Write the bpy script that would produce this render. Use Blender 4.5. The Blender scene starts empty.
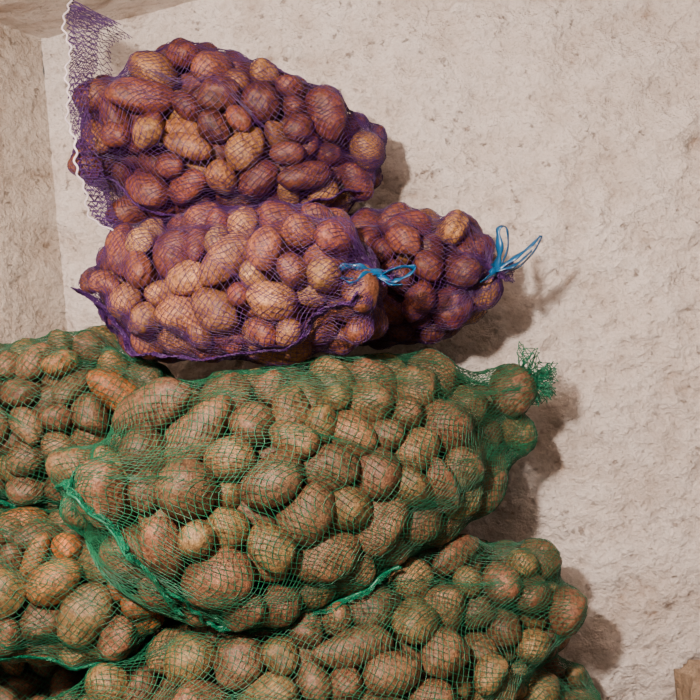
import bpy, bmesh, math, random, time
import numpy as np
from mathutils import Vector, noise
from mathutils.bvhtree import BVHTree
T0=time.time()
rng=np.random.default_rng(23)
random.seed(7)
def lin(c):
    return tuple(((x/255)/12.92 if x/255<=0.04045 else ((x/255+0.055)/1.055)**2.4) for x in c)

# ------------------------------------------------------------------ mesh utils
def make_obj(name, verts, faces, mat, parent=None, smooth=True, col=None):
    verts=np.asarray(verts,dtype=np.float32).reshape(-1,3); faces=np.asarray(faces,dtype=np.int32)
    me=bpy.data.meshes.new(name)
    k=faces.shape[1]; n=len(faces)
    me.vertices.add(len(verts)); me.vertices.foreach_set('co',verts.ravel())
    me.loops.add(n*k); me.loops.foreach_set('vertex_index',faces.ravel())
    me.polygons.add(n); me.polygons.foreach_set('loop_start',np.arange(n,dtype=np.int32)*k)
    me.update(calc_edges=True)
    me.validate()
    me.polygons.foreach_set('use_smooth',np.full(len(me.polygons),smooth))
    if col is not None:
        at=me.color_attributes.new('tint','FLOAT_COLOR','POINT')
        at.data.foreach_set('color',np.asarray(col,dtype=np.float32).ravel())
    me.materials.append(mat)
    ob=bpy.data.objects.new(name,me); bpy.context.collection.objects.link(ob)
    if parent: ob.parent=parent
    return ob

def prisms(p0,p1,r,sides=3):
    t=p1-p0; L=np.linalg.norm(t,axis=1,keepdims=True); t=t/np.maximum(L,1e-9)
    ref=np.where(np.abs(t[:,2:3])<0.8,np.array([[0,0,1.]]),np.array([[1.,0,0]]))
    e1=np.cross(t,ref); e1/=np.linalg.norm(e1,axis=1,keepdims=True)+1e-9
    e2=np.cross(t,e1)
    ring=[]
    for k in range(sides):
        a=2*math.pi*k/sides
        ring.append((math.cos(a)*e1+math.sin(a)*e2)*r)
    ring=np.stack(ring,1)
    V=np.concatenate([p0[:,None]+ring,p1[:,None]+ring],1)
    n=len(p0); base=(np.arange(n)*2*sides)[:,None,None]
    f=np.array([[k,(k+1)%sides,sides+(k+1)%sides,sides+k] for k in range(sides)])[None]
    F=(base+f).reshape(-1,4)
    return V.reshape(-1,3),F

def lattice_edges(P,closed):
    NI,NJ=P.shape[:2]
    a=[];b=[]
    for i in range(NI-1):
        a.append(P[i]);b.append(P[i+1])
        if closed:
            b.append(np.roll(P[i+1], 1 if i%2==0 else -1,axis=0)); a.append(P[i])
        else:
            if i%2==0: a.append(P[i,1:]); b.append(P[i+1,:-1])
            else: a.append(P[i,:-1]); b.append(P[i+1,1:])
    return np.concatenate(a),np.concatenate(b)

def catmull(pts,n=10):
    pts=[np.array(p,float) for p in pts]
    pts=[2*pts[0]-pts[1]]+pts+[2*pts[-1]-pts[-2]]
    out=[]
    for i in range(1,len(pts)-2):
        p0,p1,p2,p3=pts[i-1:i+3]
        for k in range(n):
            t=k/n
            out.append(.5*((2*p1)+(-p0+p2)*t+(2*p0-5*p1+4*p2-p3)*t*t+(-p0+3*p1-3*p2+p3)*t**3))
    out.append(pts[-2]); return np.array(out)

def tube(path,r,sides=6):
    path=np.asarray(path,float); n=len(path)
    t=np.gradient(path,axis=0); t/=np.linalg.norm(t,axis=1,keepdims=True)+1e-9
    nrm=np.cross(t[0],[0.3,0.2,1.]); nrm/=np.linalg.norm(nrm)
    V=[]
    for i in range(n):
        nrm=nrm-t[i]*np.dot(nrm,t[i]); nrm/=np.linalg.norm(nrm)+1e-9
        b=np.cross(t[i],nrm)
        for k in range(sides):
            a=2*math.pi*k/sides; V.append(path[i]+r*(math.cos(a)*nrm+math.sin(a)*b))
    F=[[i*sides+k,i*sides+(k+1)%sides,(i+1)*sides+(k+1)%sides,(i+1)*sides+k] for i in range(n-1) for k in range(sides)]
    return np.array(V),np.array(F)

def ribbon(pts,w,th=0.0006,twist=0.0,ref=(0,-1,0.3)):
    path=catmull(pts,9); n=len(path)
    t=np.gradient(path,axis=0); t/=np.linalg.norm(t,axis=1,keepdims=True)+1e-9
    V=[]
    for i in range(n):
        rf=np.array(ref,float); rf=rf-t[i]*np.dot(rf,t[i]); rf/=np.linalg.norm(rf)+1e-9
        s=np.cross(t[i],rf); a=twist*i/n*2*math.pi+0.4
        s2=math.cos(a)*s+math.sin(a)*rf; r2=-math.sin(a)*s+math.cos(a)*rf
        ww=w*(0.75+0.25*math.sin(i*0.7))
        c=path[i]
        V+= [c-s2*ww/2-r2*th, c-r2*th+r2*ww*.14, c+s2*ww/2-r2*th, c+s2*ww/2+r2*th, c+r2*th+r2*ww*.14, c-s2*ww/2+r2*th]
    F=[[i*6+k,i*6+(k+1)%6,(i+1)*6+(k+1)%6,(i+1)*6+k] for i in range(n-1) for k in range(6)]
    return np.array(V),np.array(F)

def merge(parts):
    V=[];F=[];o=0
    for v,f in parts:
        V.append(v);F.append(np.asarray(f)+o);o+=len(v)
    return np.concatenate(V),np.concatenate(F)

# ------------------------------------------------------------------ materials
def new_mat(name):
    m=bpy.data.materials.new(name); m.use_nodes=True
    nt=m.node_tree; b=nt.nodes['Principled BSDF']; return m,nt,b
def N(nt,typ,**kw):
    n=nt.nodes.new(typ)
    for k,v in kw.items(): n.inputs[k].default_value=v
    return n
def ramp(nt,src,stops):
    r=nt.nodes.new('ShaderNodeValToRGB'); nt.links.new(src,r.inputs[0])
    el=r.color_ramp.elements
    while len(el)<len(stops): el.new(0.5)
    for e,(p,c) in zip(el,stops):
        e.position=p; e.color=(*c,1) if len(c)==3 else c
    return r
def mix(nt,fac,a,b,mode='MIX'):
    m=nt.nodes.new('ShaderNodeMix'); m.data_type='RGBA'; m.blend_type=mode
    for s,v in ((m.inputs[0],fac),(m.inputs[6],a),(m.inputs[7],b)):
        if hasattr(v,'is_linked'): nt.links.new(v,s)
        elif isinstance(v,(float,int)): s.default_value=v
        else: s.default_value=(*v,1)
    return m.outputs[2]

def potato_mat(name,soil,soil_amt):
    m,nt,b=new_mat(name); L=nt.links
    at=nt.nodes.new('ShaderNodeAttribute'); at.attribute_name='tint'
    tc=nt.nodes.new('ShaderNodeTexCoord')
    n1=N(nt,'ShaderNodeTexNoise',Scale=38.,Detail=6.,Roughness=.65); L.new(tc.outputs['Object'],n1.inputs['Vector'])
    n2=N(nt,'ShaderNodeTexNoise',Scale=260.,Detail=4.,Roughness=.7); L.new(tc.outputs['Object'],n2.inputs['Vector'])
    n3=N(nt,'ShaderNodeTexNoise',Scale=90.,Detail=5.,Roughness=.6); L.new(tc.outputs['Object'],n3.inputs['Vector'])
    r1=ramp(nt,n1.outputs[0],[(0.35,(.56,.51,.47)),(0.65,(1.32,1.28,1.2))])
    c=mix(nt,1.0,at.outputs['Color'],r1.outputs[0],'MULTIPLY')
    r3=ramp(nt,n3.outputs[0],[(0.40,(0,0,0)),(0.68,(soil_amt,)*3)])
    c=mix(nt,r3.outputs[0],c,soil)
    r2=ramp(nt,n2.outputs[0],[(0.38,(.32,.27,.23)),(0.54,(1.06,1.06,1.06))])
    c=mix(nt,.9,c,r2.outputs[0],'MULTIPLY')
    L.new(c,b.inputs['Base Color']); b.inputs['Roughness'].default_value=.5
    b.inputs['Specular IOR Level'].default_value=.4
    bp=N(nt,'ShaderNodeBump',Strength=.8,Distance=.0035); L.new(n3.outputs[0],bp.inputs['Height'])
    bp2=N(nt,'ShaderNodeBump',Strength=.6,Distance=.0012); L.new(n2.outputs[0],bp2.inputs['Height']); L.new(bp.outputs[0],bp2.inputs['Normal'])
    L.new(bp2.outputs[0],b.inputs['Normal'])
    return m
M_red=potato_mat('red_potato_skin',lin((136,82,58)),.5)
M_brown=potato_mat('brown_potato_skin',lin((124,96,70)),.7)
def plastic(name,c,r=.4,var=.25):
    m,nt,b=new_mat(name)
    tc=nt.nodes.new('ShaderNodeTexCoord'); n=N(nt,'ShaderNodeTexNoise',Scale=30.,Detail=3.); nt.links.new(tc.outputs['Object'],n.inputs['Vector'])
    c=np.array(c); r_=ramp(nt,n.outputs[0],[(.3,tuple(c*(1-var))),(.7,tuple(np.minimum(c*(1+var),1)))])
    nt.links.new(r_.outputs[0],b.inputs['Base Color']); b.inputs['Roughness'].default_value=r
    return m
M_purple=plastic('purple_net_plastic',lin((70,34,94)))
M_green=plastic('green_net_plastic',lin((26,100,70)),.35)
M_greenhem=plastic('green_hem_cord',lin((4,104,74)))
M_white=plastic('white_stitching',lin((215,200,208)),.7)
M_blue=plastic('blue_twine',lin((8,78,124)),.3,.4)

def plaster(name,base,dark,stain_amt):
    m,nt,b=new_mat(name); L=nt.links
    tc=nt.nodes.new('ShaderNodeTexCoord')
    mp=nt.nodes.new('ShaderNodeMapping'); mp.inputs['Scale'].default_value=(1,1,1.15); mp.inputs['Rotation'].default_value=(0,.5,0); L.new(tc.outputs['Object'],mp.inputs[0])
    big=N(nt,'ShaderNodeTexNoise',Scale=2.5,Detail=6.,Roughness=.6); L.new(tc.outputs['Object'],big.inputs['Vector'])
    med=N(nt,'ShaderNodeTexNoise',Scale=13.,Detail=7.,Roughness=.62); L.new(mp.outputs[0],med.inputs['Vector'])
    fine=N(nt,'ShaderNodeTexNoise',Scale=80.,Detail=6.,Roughness=.65); L.new(mp.outputs[0],fine.inputs['Vector'])
    pit=N(nt,'ShaderNodeTexNoise',Scale=46.,Detail=6.,Roughness=.66); L.new(mp.outputs[0],pit.inputs['Vector'])
    pr=ramp(nt,pit.outputs[0],[(.30,(1,1,1)),(.37,(0,0,0))])
    c0=ramp(nt,big.outputs[0],[(.3,tuple(np.array(base)*.84)),(.7,base)])
    c1=ramp(nt,med.outputs[0],[(.30,(.76,.71,.66)),(.45,(.95,.93,.91)),(.60,(1.06,1.07,1.08))])
    c=mix(nt,1.,c0.outputs[0],c1.outputs[0],'MULTIPLY')
    c2=ramp(nt,fine.outputs[0],[(.32,(.80,.77,.74)),(.50,(1.02,1.02,1.02))])
    c=mix(nt,1.,c,c2.outputs[0],'MULTIPLY')
    st=ramp(nt,med.outputs[0],[(.28,(stain_amt,)*3),(.36,(0,0,0))])
    c=mix(nt,st.outputs[0],c,dark)
    pm=nt.nodes.new('ShaderNodeMath'); pm.operation='MULTIPLY'; pm.inputs[1].default_value=.45; L.new(pr.outputs[0],pm.inputs[0])
    c=mix(nt,pm.outputs[0],c,dark)
    L.new(c,b.inputs['Base Color']); b.inputs['Roughness'].default_value=.6; b.inputs['Specular IOR Level'].default_value=.4
    b1=N(nt,'ShaderNodeBump',Strength=1.,Distance=.042); L.new(med.outputs[0],b1.inputs['Height'])
    b2=N(nt,'ShaderNodeBump',Strength=1.,Distance=.0052); L.new(fine.outputs[0],b2.inputs['Height']); L.new(b1.outputs[0],b2.inputs['Normal'])
    b3=N(nt,'ShaderNodeBump',Strength=.9,Distance=.005); b3.invert=True; L.new(pr.outputs[0],b3.inputs['Height']); L.new(b2.outputs[0],b3.inputs['Normal'])
    L.new(b3.outputs[0],b.inputs['Normal'])
    return m
M_wall=plaster('old_whitewash_plaster',lin((240,226,218)),lin((158,120,90)),.45)
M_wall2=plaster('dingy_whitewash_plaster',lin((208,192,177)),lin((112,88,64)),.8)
M_ceil=plaster('ceiling_whitewash',lin((232,218,206)),lin((130,105,82)),.5)
M_floor=plaster('earthen_floor',lin((120,98,76)),lin((70,55,42)),.9)

# ------------------------------------------------------------------ room
def corner_x(z): return -.50-.05*max(0,min(1.3,(z-1.03)/.52))
def grid_sheet(name,fn,nu,nv,mat,amp=.006):
    V=[];F=[]
    for i in range(nu+1):
        for j in range(nv+1):
            p,n=fn(i/nu,j/nv)
            v=Vector(p)
            d=noise.noise(v*4)*amp+noise.noise(v*11)*amp*.5+noise.noise(v*24)*amp*.44+noise.noise(v*45)*amp*.34+noise.noise(v*85)*amp*.16
            V.append([p[k]+n[k]*d for k in range(3)])
    for i in range(nu):
        for j in range(nv):
            a=i*(nv+1)+j; F.append([a,a+nv+1,a+nv+2,a+1])
    return make_obj(name,V,F,mat)
def f_back(s,t):
    z=t*1.95; cx=corner_x(z); x=cx+s*(1.7-cx)
    return (x,.35-.153*(x+.53),z),(-.15,-.99,0)
def f_left(s,t):
    z=t*1.95; cx=corner_x(z); L=s*2.3
    return (cx-.6*L,.35-.153*(cx+.53)-L,z),(.86,-.5,0)
grid_sheet('wall_back',f_back,440,380,M_wall,.012)
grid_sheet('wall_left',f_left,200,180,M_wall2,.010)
def f_ceil(s,t):
    x=-2.2+s*3.9; y=.42-t*2.4
    return (x,y,1.556+max(-.3,(x+.53))*.176*(1 if x>-.53 else 0)),(0,0,-1)
grid_sheet('ceiling',f_ceil,200,120,M_ceil,.010)
def f_floor(s,t): return (-2.2+s*3.9,.42-t*2.4,0),(0,0,1)
grid_sheet('floor',f_floor,60,40,M_floor,.004)

# ------------------------------------------------------------------ sacks
def dk(p,k): return [tuple(x*kk for x,kk in zip(c,k)) for c in p]
PAL_red=dk([(132,74,64),(114,62,58),(146,88,72),(156,102,78),(122,64,60),(186,138,92),(194,154,100),(104,54,52),(138,80,68),(150,88,74)],(.82,.74,.68))
PAL_pink=dk([(162,106,80),(150,92,76),(194,148,106),(142,82,74),(200,160,112),(134,76,68),(180,132,98),(156,102,84)],(.86,.81,.75))
PAL_green=dk([(148,112,84),(134,102,76),(158,126,92),(152,106,84),(120,94,72),(168,142,100),(144,102,80),(152,120,90),(146,124,82),(130,98,76)],(.85,.82,.77))
PAL_left=PAL_green+dk([(206,128,64),(190,140,90)],(.86,.80,.72))
S=[ # centre, yaw, tilt, a(len) b(height) c(depth) taper, size(l,w), palette, kind
 dict(k='A',C=(-.180,.12,1.318),yaw=2,tilt=-2,a=.234,b=.131,c=.125,t=-.29,nx=5.,sz=(.032,.025),pal=PAL_red,kind='p'),
 dict(k='B',C=(-.170,.03,1.092),yaw=-31,tilt=1,a=.258,b=.111,c=.115,t=-.02,nx=3.8,sz=(.031,.025),pal=PAL_pink,kind='p'),
 dict(k='C',C=(.078,.125,1.115),yaw=-34,tilt=0,a=.165,b=.106,c=.10,t=-.06,sz=(.030,.0245),pal=PAL_red,kind='p'),
 dict(k='D',C=(-.036,.0,.832),yaw=20,tilt=13,a=.336,b=.162,c=.14,t=-.36,sh=.68,nx=4.6,sz=(.0375,.030),pal=PAL_green,kind='g'),
 dict(k='E',C=(-.450,.11,.885),yaw=8,tilt=14,a=.19,b=.138,c=.13,t=.0,nx=3.2,sz=(.031,.025),pal=PAL_left,kind='g'),
 dict(k='F',C=(-.41,.0,.672),yaw=10,tilt=-8,a=.19,b=.098,c=.14,t=.0,nx=3.2,sz=(.033,.026),pal=PAL_left,kind='g'),
 dict(k='G',C=(-.050,-.01,.533),yaw=17,tilt=17,a=.420,b=.150,c=.15,t=-.10,nx=3.8,sz=(.036,.0285),pal=PAL_green,kind='g'),
 dict(k='H',C=(.14,.10,.425),yaw=-4,tilt=2,a=.25,b=.14,c=.12,t=-.1,sz=(.034,.027),pal=PAL_green,kind='g'),
 dict(k='I',C=(-.50,.12,.44),yaw=15,tilt=0,a=.17,b=.14,c=.12,t=.0,sz=(.034,.027),pal=PAL_green,kind='g'),
 dict(k='J',C=(-.30,.02,.155),yaw=6,tilt=0,a=.30,b=.15,c=.19,t=.0,sz=(.042,.034),pal=PAL_green,kind='g'),
 dict(k='K',C=(.22,.04,.155),yaw=-8,tilt=0,a=.25,b=.15,c=.17,t=.0,sz=(.042,.034),pal=PAL_green,kind='g'),
]
NM=2.3
c_=[];d_=[];l_=[];w_=[];bag_=[]
for bi,s in enumerate(S):
    s.setdefault('nx',2.9); s.setdefault('sh',0.)
    y=math.radians(s['yaw']); ti=math.radians(s['tilt'])
    Rz=np.array([[math.cos(y),-math.sin(y),0],[math.sin(y),math.cos(y),0],[0,0,1]])
    Ry=np.array([[math.cos(ti),0,-math.sin(ti)],[0,1,0],[math.sin(ti),0,math.cos(ti)]])
    s['R']=Rz@Ry; s['C']=np.array(s['C'],float)
    vol=8*s['a']*s['b']*s['c']*(.60+.05*(s['nx']-2.9))
    l,w=s['sz']; pv=4.19*l*w*w*.93*1.08
    n=int((.62 if s['k']=='A' else .67)*vol/pv); s['n']=n
    for i in range(n):
        while True:
            q=rng.uniform(-1,1,3)
            if (abs(q)**2.5).sum()<.8: break
        q=q*np.array([s['a'],s['c'],s['b']])
        c_.append(s['C']+s['R']@q)
        d=rng.normal(size=3); d_.append(d/np.linalg.norm(d))
        f=rng.uniform(.66,1.24); el=rng.choice([.9,1.0,1.12,1.35],p=[.28,.34,.25,.13])
        l_.append(l*f*el); w_.append(w*f*rng.uniform(.92,1.06)*(1 if el<1.2 else .84)); bag_.append(bi)
c_=np.array(c_);d_=np.array(d_);l_=np.array(l_);w_=np.array(w_);bag_=np.array(bag_)
l_=np.maximum(l_,w_*1.05)
NP=len(c_); re=.82*w_; h_=l_-re
rad=np.stack([re,w_*.98,re],1)
jit=rng.uniform(-.007,.006,(len(c_),1))   # uneven push against the net
kk=np.array([-1,0,1.])
pot=np.repeat(np.arange(NP),3)
RR=np.stack([S[b]['R'] for b in bag_]); CC=np.stack([S[b]['C'] for b in bag_])
AA=np.array([[S[b]['a'],S[b]['c'],S[b]['b'],S[b]['t'],S[b]['sh'],S[b]['nx']] for b in bag_])
radf=rad.ravel()
ITER=280
for it in range(ITER):
    P=c_[:,None]+kk[None,:,None]*(h_[:,None,None]*d_[:,None])
    Pf=P.reshape(-1,3)
    if it%16==0:
        x=Pf.astype(np.float32); g=(x*x).sum(1)
        pi=[];pj=[]
        for st in range(0,len(x),1000):
            D2=g[st:st+1000,None]+g[None]-2*x[st:st+1000]@x.T
            lim=(radf[st:st+1000,None]+radf[None]+.014)**2
            a,b=np.nonzero(D2<lim); a=a+st
            k=(a<b)&(pot[a]!=pot[b]); pi.append(a[k]);pj.append(b[k])
        pi=np.concatenate(pi);pj=np.concatenate(pj)
    dv=Pf[pj]-Pf[pi]; dist=np.linalg.norm(dv,axis=1)+1e-9
    ov=np.maximum(0,radf[pi]+radf[pj]-dist)
    cv=dv/dist[:,None]*(ov*.5)[:,None]
    D=np.zeros_like(Pf)
    for k in range(3):
        D[:,k]=np.bincount(pj,cv[:,k],len(Pf))-np.bincount(pi,cv[:,k],len(Pf))
    D=D.reshape(-1,3,3)*.55
    Q=P+D
    q=np.einsum('nji,nkj->nki',RR,Q-CC[:,None])
    sh=AA[:,None,4]; A0=AA[:,None,0]; nx=AA[:,None,5]
    q[:,:,0]=(q[:,:,0]+sh*q[:,:,2]/2)/(1+sh*q[:,:,2]/(2*A0))
    tf=np.clip(1+AA[:,None,3]*q[:,:,0]/A0,.4,1.6)
    rj=rad+jit
    ax=A0-rj; ay=AA[:,None,1]*tf-rj; az=AA[:,None,2]*tf-rj
    F=((np.abs(q[:,:,1]/ay)**NM+np.abs(q[:,:,2]/az)**NM)**(nx/NM)+np.abs(q[:,:,0]/ax)**nx)**(1/nx)
    q=q/np.maximum(1,F)[:,:,None]
    q[:,:,0]=q[:,:,0]-sh*q[:,:,2]*(1-q[:,:,0]/A0)/2
    Q=np.einsum('nij,nkj->nki',RR,q)+CC[:,None]
    # walls & floor
    m=.014
    pen=Q[:,:,1]+.153*(Q[:,:,0]+.53)-.35+rad*1.012+m
    Q[:,:,1]-=np.maximum(0,pen)
    pen=(-.50-.6*(.35-Q[:,:,1]))-Q[:,:,0]+rad*1.17+m
    Q[:,:,0]+=np.maximum(0,pen)
    Q[:,:,2]=np.maximum(Q[:,:,2],rad+.008)
    D=Q-P
    c_=c_+D.mean(1)*1.3
    d_=d_+(D[:,2]-D[:,0])/(2*np.maximum(h_,.01))[:,None]*.9
    d_/=np.linalg.norm(d_,axis=1,keepdims=True)
print('pbd',NP,'mean overlap',ov[ov>0].mean(),time.time()-T0)

# potato shape variants
def ico(sub):
    bm=bmesh.new(); bmesh.ops.create_icosphere(bm,subdivisions=sub,radius=1)
    V=np.array([v.co[:] for v in bm.verts]); F=np.array([[v.index for v in f.verts] for f in bm.faces]); bm.free(); return V,F
IV4,IF4=ico(4); IV3,IF3=ico(3)
class Shape:
    def __init__(s):
        s.w=[(rng.normal(size=3)*rng.uniform(1.0,2.6),rng.uniform(0,6.28),rng.uniform(.012,.045)) for _ in range(6)]
        s.eyes=[(lambda v:v/np.linalg.norm(v))(rng.normal(size=3)) for _ in range(7)]
        s.egg=rng.uniform(-.15,.15); s.bend=rng.uniform(-.15,.15); s.flat=rng.uniform(.84,.98)
    def __call__(s,V):
        r=np.ones(len(V))
        for k,p,a in s.w: r+=a*np.sin(V@k*1.3+p)
        for e in s.eyes:
            ang=np.arccos(np.clip(V@e,-1,1)); r-=.05*np.exp(-(ang/.17)**2)
        P=V*r[:,None]; P=P.copy()
        f=1+s.egg*P[:,0]; P[:,1]*=f; P[:,2]*=f*s.flat
        P[:,1]+=s.bend*(P[:,0]**2-.4)
        return P
shapes=[Shape() for _ in range(30)]
SV4=[s(IV4) for s in shapes]; SV3=[s(IV3) for s in shapes]

def potatoes_geo(idx,hi):
    V=[];F=[];C=[];o=0
    base,IF=(SV4,IF4) if hi else (SV3,IF3)
    for i in idx:
        r=np.random.default_rng(i*7+1)
        d=d_[i]; e=np.cross(d,r.normal(size=3)); e/=np.linalg.norm(e); g=np.cross(d,e)
        B=base[int(r.integers(len(base)))]
        P=c_[i]+B[:,:1]*d*l_[i]+B[:,1:2]*e*w_[i]*1.01+B[:,2:]*g*w_[i]*1.01
        V.append(P);F.append(IF+o);o+=len(P)
        if hi:
            pal=S[bag_[i]]['pal']; c=np.array(lin(pal[int(r.integers(len(pal)))]))*r.uniform(.72,1.28)
            C.append(np.tile(np.append(c,1),(len(P),1)))
        else: C.append(np.tile([.2,.13,.08,1],(len(P),1)))
    return np.concatenate(V),np.concatenate(F),np.concatenate(C)

def sgp(x,p): return np.sign(x)*np.abs(x)**p
def build_net(s,idx,GU=120,GV=92):
    V,F,_=potatoes_geo(idx,False)
    bvh=BVHTree.FromPolygons([tuple(v) for v in V],[tuple(int(k) for k in f) for f in F])
    NX=s['nx']
    ph=np.linspace(0,math.pi,900)
    px=-s['a']*sgp(np.cos(ph),2/NX); pr=np.abs(np.sin(ph))**(2/NX)
    arc=np.concatenate([[0],np.cumsum(np.hypot(np.diff(px),np.diff(pr)*(s['b']+s['c'])/2))]); arc/=arc[-1]
    v=np.linspace(0,1,GV); X=np.interp(v,arc,px); RHO=np.interp(v,arc,pr); 
    RHO=np.maximum(RHO,.015)
    u=np.arange(GU)/GU*2*math.pi
    R=np.zeros((GV,GU)); core=np.zeros((GV,GU,3)); dr=np.zeros((GV,GU,3))
    for i in range(GV):
        tf=1+s['t']*X[i]/s['a']
        sy=-s['c']*tf*RHO[i]*sgp(np.cos(u),2/NM); sz=s['b']*tf*RHO[i]*sgp(np.sin(u),2/NM)
        for j in range(GU):
            p=np.array([X[i]-s['sh']*sz[j]*(1-X[i]/s['a'])/2,sy[j],sz[j]]); c=np.array([X[i]*.72,0,0])
            d=p-c; L=np.linalg.norm(d); d/=L
            cw=s['C']+s['R']@c; dw=s['R']@d
            o=cw+dw*(L+.08)
            hit=bvh.ray_cast(Vector(o),Vector(-dw),L+.06)
            R[i,j]=(L+.08-hit[3]) if hit[0] is not None else L*.6
            core[i,j]=cw; dr[i,j]=dw
    R0=R+.0013
    R=R0.copy()
    for _ in range(40):
        up=np.vstack([R[1:2],R[:-1]]); dn=np.vstack([R[1:],R[-2:-1]])
        av=(up+dn+np.roll(R,1,1)+np.roll(R,-1,1))/4
        R=np.maximum(R0,av-.00012)
        R[0]=R[0].mean(); R[-1]=R[-1].mean()
    R=np.maximum(R,R0)
    P=core+dr*R[:,:,None]
    s['grid']=P; s['nrm']=dr
    return P
def ev(P,v,u):
    GV,GU=P.shape[:2]
    v=np.clip(v,0,1)*(GV-1); u=(u%1.0)*GU
    i=np.minimum(v.astype(int),GV-2); fi=(v-i)[...,None]
    j=u.astype(int)%GU; fj=(u-np.floor(u))[...,None]; j1=(j+1)%GU
    return (P[i,j]*(1-fi)+P[i+1,j]*fi)*(1-fj)+(P[i,j1]*(1-fi)+P[i+1,j1]*fi)*fj

def net_bag(s,cell=.0105,tie=False):
    P=s['grid']
    circ=2*math.pi*(s['b']+s['c'])/2*1.03; length=2*s['a']+ (s['b']+s['c'])*.7
    NJ=int(circ/cell); NI=int(length/(cell*.62))
    i=np.arange(NI+1)[:,None]; j=np.arange(NJ)[None]
    v=(i/NI)+0*j; u=(j+.5*(i%2))/NJ
    ph=rng.uniform(0,6,8)
    tp_=2*math.pi
    du=.011*np.sin(v*17+ph[0]+np.sin(u*tp_*3+ph[3]))+.007*np.sin(u*tp_*5+v*11+ph[1])+.004*np.sin(u*tp_*13+v*31+ph[4])+.003*np.sin(v*53+u*tp_*7+ph[5])
    dv=(.009*np.sin(u*tp_*4+ph[2])+.006*np.sin(u*tp_*9+v*14)+.004*np.sin(u*tp_*17+v*41+ph[6]))*np.sin(v*math.pi)
    Q=ev(P,v+dv,u+du)
    Q=Q+rng.normal(size=Q.shape)*.0006
    if tie:
        axis=s['R']@np.array([1.,0,0]); pole=ev(P,np.array([1.]),np.array([0.]))[0]
        tp=pole+axis*.006; s['tie']=tp
        k=np.clip((v-.90)/.10,0,1)[...,None]**2
        Q=Q*(1-k)+tp*k
    return lattice_edges(Q,True)

def hem_path(s,vu,n=14,off=.004,wave=.0025,freq=1.3):
    vu=catmull([(a,b,0) for a,b in vu],n)
    p=ev(s['grid'],vu[:,0],vu[:,1]); nr=ev(s['nrm'],vu[:,0],vu[:,1])
    for _ in range(2): p[1:-1]=(p[:-2]+p[1:-1]*2+p[2:])/4
    t=np.gradient(p,axis=0); t/=np.linalg.norm(t,axis=1,keepdims=True)
    side=np.cross(nr,t); side/=np.linalg.norm(side,axis=1,keepdims=True)
    q=np.arange(len(p))
    p=p+nr*off+side*(wave*np.sin(q*freq)[:,None]+wave*1.2*np.sin(q*.37)[:,None])
    return p,nr,side
def frill(p,out,w,rows=5,r=.0006,ruf=.005):
    n=len(p); A=[]
    for k in range(rows+1):
        f=k/rows
        q=np.arange(n)
        ww=w*(1+.35*np.sin(q*.23))
        A.append(p+out*(f*ww)[:,None]+ rng.normal(size=p.shape)*.0008+np.outer(np.sin(q*.9+f*2)*ruf*f,[.3,-1,.2]))
    return prisms(*lattice_edges(np.array(A),False),r)
def resample(p,step):
    d=np.concatenate([[0],np.cumsum(np.linalg.norm(np.diff(p,axis=0),axis=1))]); n=max(4,int(d[-1]/step))
    t=np.linspace(0,d[-1],n); return np.stack([np.interp(t,d,p[:,k]) for k in range(3)],1)

def sheet(c1,c2,cell=.009,ruf=.002):
    c1=catmull(c1,12);c2=catmull(c2,12); L=np.linalg.norm(np.diff(c1,axis=0),axis=1).sum()
    n=max(4,int(L/cell)); t=np.linspace(0,len(c1)-1,n); 
    g=lambda c:np.stack([np.interp(t,np.arange(len(c)),c[:,k]) for k in range(3)],1)
    a=g(c1);b=g(c2); m=max(3,int(np.linalg.norm(a-b,axis=1).mean()/(cell*.8)))
    A=np.array([a*(1-k/m)+b*(k/m)+rng.normal(size=a.shape)*ruf*.4+np.outer(np.sin(np.arange(n)*.8+k*.5)*ruf,[0,1,0]) for k in range(m+1)])
    return prisms(*lattice_edges(A,False),.0006)

def tuft(c,axis,length,spread,n,r=.0006):
    """crumpled bundle of loose netting beyond a tied/knotted corner"""
    axis=np.array(axis,float); axis/=np.linalg.norm(axis)
    e=np.cross(axis,[0.1,.2,1]); e/=np.linalg.norm(e); g=np.cross(axis,e)
    rows=9; A=[]
    ph=rng.uniform(0,6.28,3)
    for k in range(rows+1):
        f=k/rows
        row=[]
        for j in range(n):
            a=2*math.pi*j/n
            rr=spread*(.12+f**.8*(.8+.35*math.sin(a*3+ph[0]+f*2)+.25*math.sin(a*7+ph[1])))
            row.append(np.array(c)+axis*length*(f+.12*math.sin(a*5+ph[2])*f)+(math.cos(a)*e+math.sin(a)*g)*rr+rng.normal(size=3)*.0012)
        A.append(row)
    return prisms(*lattice_edges(np.array(A),True),r)

for bi,s in enumerate(S):
    idx=np.nonzero(bag_==bi)[0]
    e=bpy.data.objects.new('potato_sack',None); bpy.context.collection.objects.link(e)
    hi=s['k'] not in 'JK'
    V,F,C=potatoes_geo(idx,hi)
    make_obj('potatoes',V,F,M_red if s['kind']=='p' else M_brown,e,col=C)
    if hi: build_net(s,idx)
    else: build_net(s,idx,70,50)
    a,b=net_bag(s,cell=.0088 if s['kind']=='p' else .0092,tie=s['k'] in 'BC')
    v,f=prisms(a,b,.00044 if s['kind']=='p' else .00050)
    make_obj('netting',v,f,M_purple if s['kind']=='p' else M_green,e)
    s['e']=e
SS={s['k']:s for s in S}
print('nets',time.time()-T0)

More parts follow.
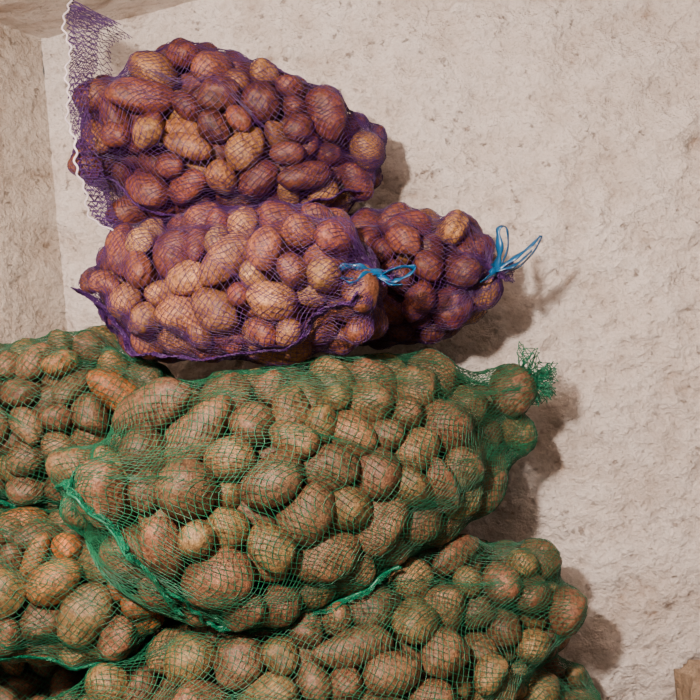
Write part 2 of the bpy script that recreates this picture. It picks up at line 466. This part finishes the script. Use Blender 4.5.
# --- A : white stitched sewn edge with loose corner (lies over the front-left of the sack)
s=SS['A']
def front(s,x,z,gap):
    """nearest front point of the net surface at local (x,z)"""
    G=(s['grid'].reshape(-1,3)-s['C'])@s['R']
    d=np.hypot(G[:,0]-x,G[:,2]-z); k=d<.022
    y=G[k,1].min() if k.any() else G[np.argmin(d),1]
    return y-gap
spec=[(-.240,.192),(-.243,.160),(-.232,.10),(-.228,.035),(-.214,-.035),(-.203,-.085),(-.192,-.130),(-.150,-.160)]
edge=[];top=[]
for i,(x,z) in enumerate(spec):
    if i<2: y=-.04-.02*i
    else: y=max(-.175,min(-.06,front(s,x+.012,z,.005)))
    edge.append((x,y,z))
ys=[e_[1] for e_ in edge]; ys=[ys[0]]+[(ys[i-1]+2*ys[i]+ys[i+1])/4 for i in range(1,7)]+[ys[7]]
edge=[s['C']+s['R']@np.array([x,y,z]) for (x,_,z),y in zip(edge,ys)]
for i,(x,z) in enumerate(spec):
    xx=x+(.075 if i<1 else .05 if i<2 else .034); zz=z-(.035 if i==0 else .02 if i==1 else 0)
    y=front(s,xx,zz,.003) if i>=2 else ys[i]-.005
    top.append(s['C']+s['R']@np.array([xx,max(-.18,min(-.04,y)),zz]))
v,f=merge([sheet(edge,top,.008),sheet(edge,top,.009),sheet(edge,[p+np.array([.004,.06,0]) for p in top])])
make_obj('sewn_edge_netting',v,f,M_purple,s['e'])
ep=resample(catmull(edge,14),.0035); q=np.arange(len(ep))
ep=ep+np.outer(np.sin(q*1.1)*.0024+np.sin(q*.31)*.003,[1,0,0.1])+np.array([0,-.005,0])
v,f=tube(ep,.0016); make_obj('white_stitched_hem',v,f,M_white,s['e'])
def hem(s,vu,mat,r=.0022,w=.012,parts=1,name='hem_cord',netmat=None,sgn=1,**kw):
    p,nr,side=hem_path(s,vu,**kw)
    v,f=tube(p,r); make_obj(name,v,f,mat,s['e'])
    if w>0:
        pr=resample(p,.006)
        sd=np.stack([np.interp(np.linspace(0,1,len(pr)),np.linspace(0,1,len(p)),(side*sgn*.8+nr*.5)[:,k]) for k in range(3)],1)
        v,f=merge([frill(pr,sd,w) for _ in range(parts)]); make_obj(name+'_frill',v,f,netmat or mat,s['e'])
hem(SS['B'],[(.12,.1),(.15,.96),(.22,.88),(.4,.83),(.6,.82),(.8,.85),(.9,.92)],M_purple,.0013,.012,3,'folded_net',sgn=1)
hem(SS['A'],[(.2,.86),(.4,.82),(.6,.82),(.8,.84)],M_purple,.0013,.010,3,'folded_net',sgn=1)
D=SS['D']
hem(D,[(.16,.20),(.13,.12),(.115,.03),(.12,.94),(.135,.88),(.17,.84),(.24,.83),(.36,.84),(.5,.85)],M_greenhem,.0021,.012,2,'hem_cord',sgn=1,wave=.003)
hem(SS['E'],[(.3,.2),(.32,.05),(.28,.93),(.3,.85),(.5,.8),(.8,.84)],M_greenhem,.0018,.010,2,'hem_cord')
hem(SS['F'],[(.1,.95),(.25,.88),(.5,.86),(.75,.85),(.92,.88)],M_greenhem,.0022,.012,2,'hem_cord')
hem(SS['G'],[(.06,.15),(.07,.05),(.09,.93),(.2,.82)],M_greenhem,.0022,.012,2,'hem_cord')
pole=ev(D['grid'],np.array([.91]),np.array([.20]))[0]
v,f=merge([tuft(pole+np.array([-.01,-.01,-.005]),(.45,-.3,.5),.042,.03,26,.0007),tuft(pole+np.array([.0,-.01,-.005]),(.8,-.3,.0),.036,.022,22,.0007),tuft(pole+np.array([.0,-.01,-.0]),(.5,-.3,-.7),.04,.018,20,.0007)])
make_obj('loose_corner_netting',v,f,M_greenhem,D['e'])
def bow(s,loops,name='blue_twine_tie'):
    t=s['tie']; parts=[]
    for pts,tw in loops:
        parts.append(ribbon([t+np.array(p) for p in pts],.0125,twist=tw))
    ring=[t+s['R']@np.array([.004*math.sin(3*a),.0075*math.cos(a),.0075*math.sin(a)]) for a in np.linspace(0,4*math.pi,26)]
    parts.append(tube(ring,.0026))
    v,f=merge(parts); make_obj(name,v,f,M_blue,s['e'])
bow(SS['B'],[([(0,-.014,0),(-.02,-.024,.006),(-.042,-.026,.010),(-.054,-.024,.0),(-.036,-.024,-.006),(-.015,-.022,-.003),(0,-.014,0)],.2),
             ([(0,-.012,0),(.015,-.022,-.008),(.034,-.024,-.002),(.044,-.02,.008),(.03,-.02,.010),(.012,-.018,.006),(0,-.012,0)],.3),
             ([(0,-.014,0),(-.018,-.028,.0),(-.035,-.034,-.012),(-.05,-.034,-.004)],.3),
             ([(0,-.012,0),(.012,-.02,-.012),(.028,-.022,-.014)],.2)])
bow(SS['C'],[([(0,-.012,0),(.004,-.02,.025),(.002,-.02,.056),(.014,-.015,.058),(.016,-.014,.03),(.004,-.014,.0)],.2),
             ([(0,-.012,0),(.02,-.02,.012),(.045,-.02,.03),(.062,-.018,.046),(.056,-.014,.030),(.035,-.014,.006),(.012,-.012,-.004)],.3),
             ([(0,-.012,0),(-.012,-.02,-.012),(-.024,-.02,-.018)],.3),
             ([(0,-.012,0),(.018,-.022,.002),(.035,-.022,.012),(.05,-.02,.026)],.2)])
for k in 'BC':
    s=SS[k]; v,f=tuft(s['tie'],s['R']@np.array([1,0,-.2]),.026,.014,20); make_obj('gathered_net_end',v,f,M_purple,s['e'])

# rough stone block bottom right, standing by the wall
M_stone=plaster('pale_rubble_stone',lin((170,146,122)),lin((110,84,60)),.8)
bm=bmesh.new(); bmesh.ops.create_cube(bm,size=1)
for v in bm.verts: v.co=Vector((v.co.x*.12+.554,v.co.y*.09+.07,(v.co.z+.5)*.535+.002))
bmesh.ops.bevel(bm,geom=bm.edges[:],offset=.018,segments=3,affect='EDGES')
bmesh.ops.subdivide_edges(bm,edges=[e for e in bm.edges if e.calc_length()>.05],cuts=10,use_grid_fill=True)
for v in bm.verts: v.co+=Vector((noise.noise(v.co*25),noise.noise(v.co*25+Vector((9,0,0))),noise.noise(v.co*22+Vector((0,9,0)))*(1 if v.co.z>.1 else 0)))*.012
me=bpy.data.meshes.new('stone_pillar'); bm.to_mesh(me); bm.free(); me.materials.append(M_stone)
for p in me.polygons: p.use_smooth=True
bpy.context.collection.objects.link(bpy.data.objects.new('stone_pillar',me))

# ------------------------------------------------------------------ light & camera
ld=bpy.data.lights.new('cellar_bulb','POINT'); ld.energy=140; ld.color=(1,.86,.76); ld.shadow_soft_size=.04
lo=bpy.data.objects.new('cellar_bulb',ld); lo.location=(-.35,-1.2,1.34); bpy.context.collection.objects.link(lo)
w=bpy.data.worlds.new('World'); bpy.context.scene.world=w; w.use_nodes=True
w.node_tree.nodes['Background'].inputs[0].default_value=(1,.87,.77,1); w.node_tree.nodes['Background'].inputs[1].default_value=.18
cd=bpy.data.cameras.new('camera'); cd.sensor_width=36; cd.lens=47.75
co=bpy.data.objects.new('camera',cd); co.location=(0,-1.3,1.0); co.rotation_euler=(math.pi/2,0,0)
bpy.context.collection.objects.link(co); bpy.context.scene.camera=co
print('done',time.time()-T0)
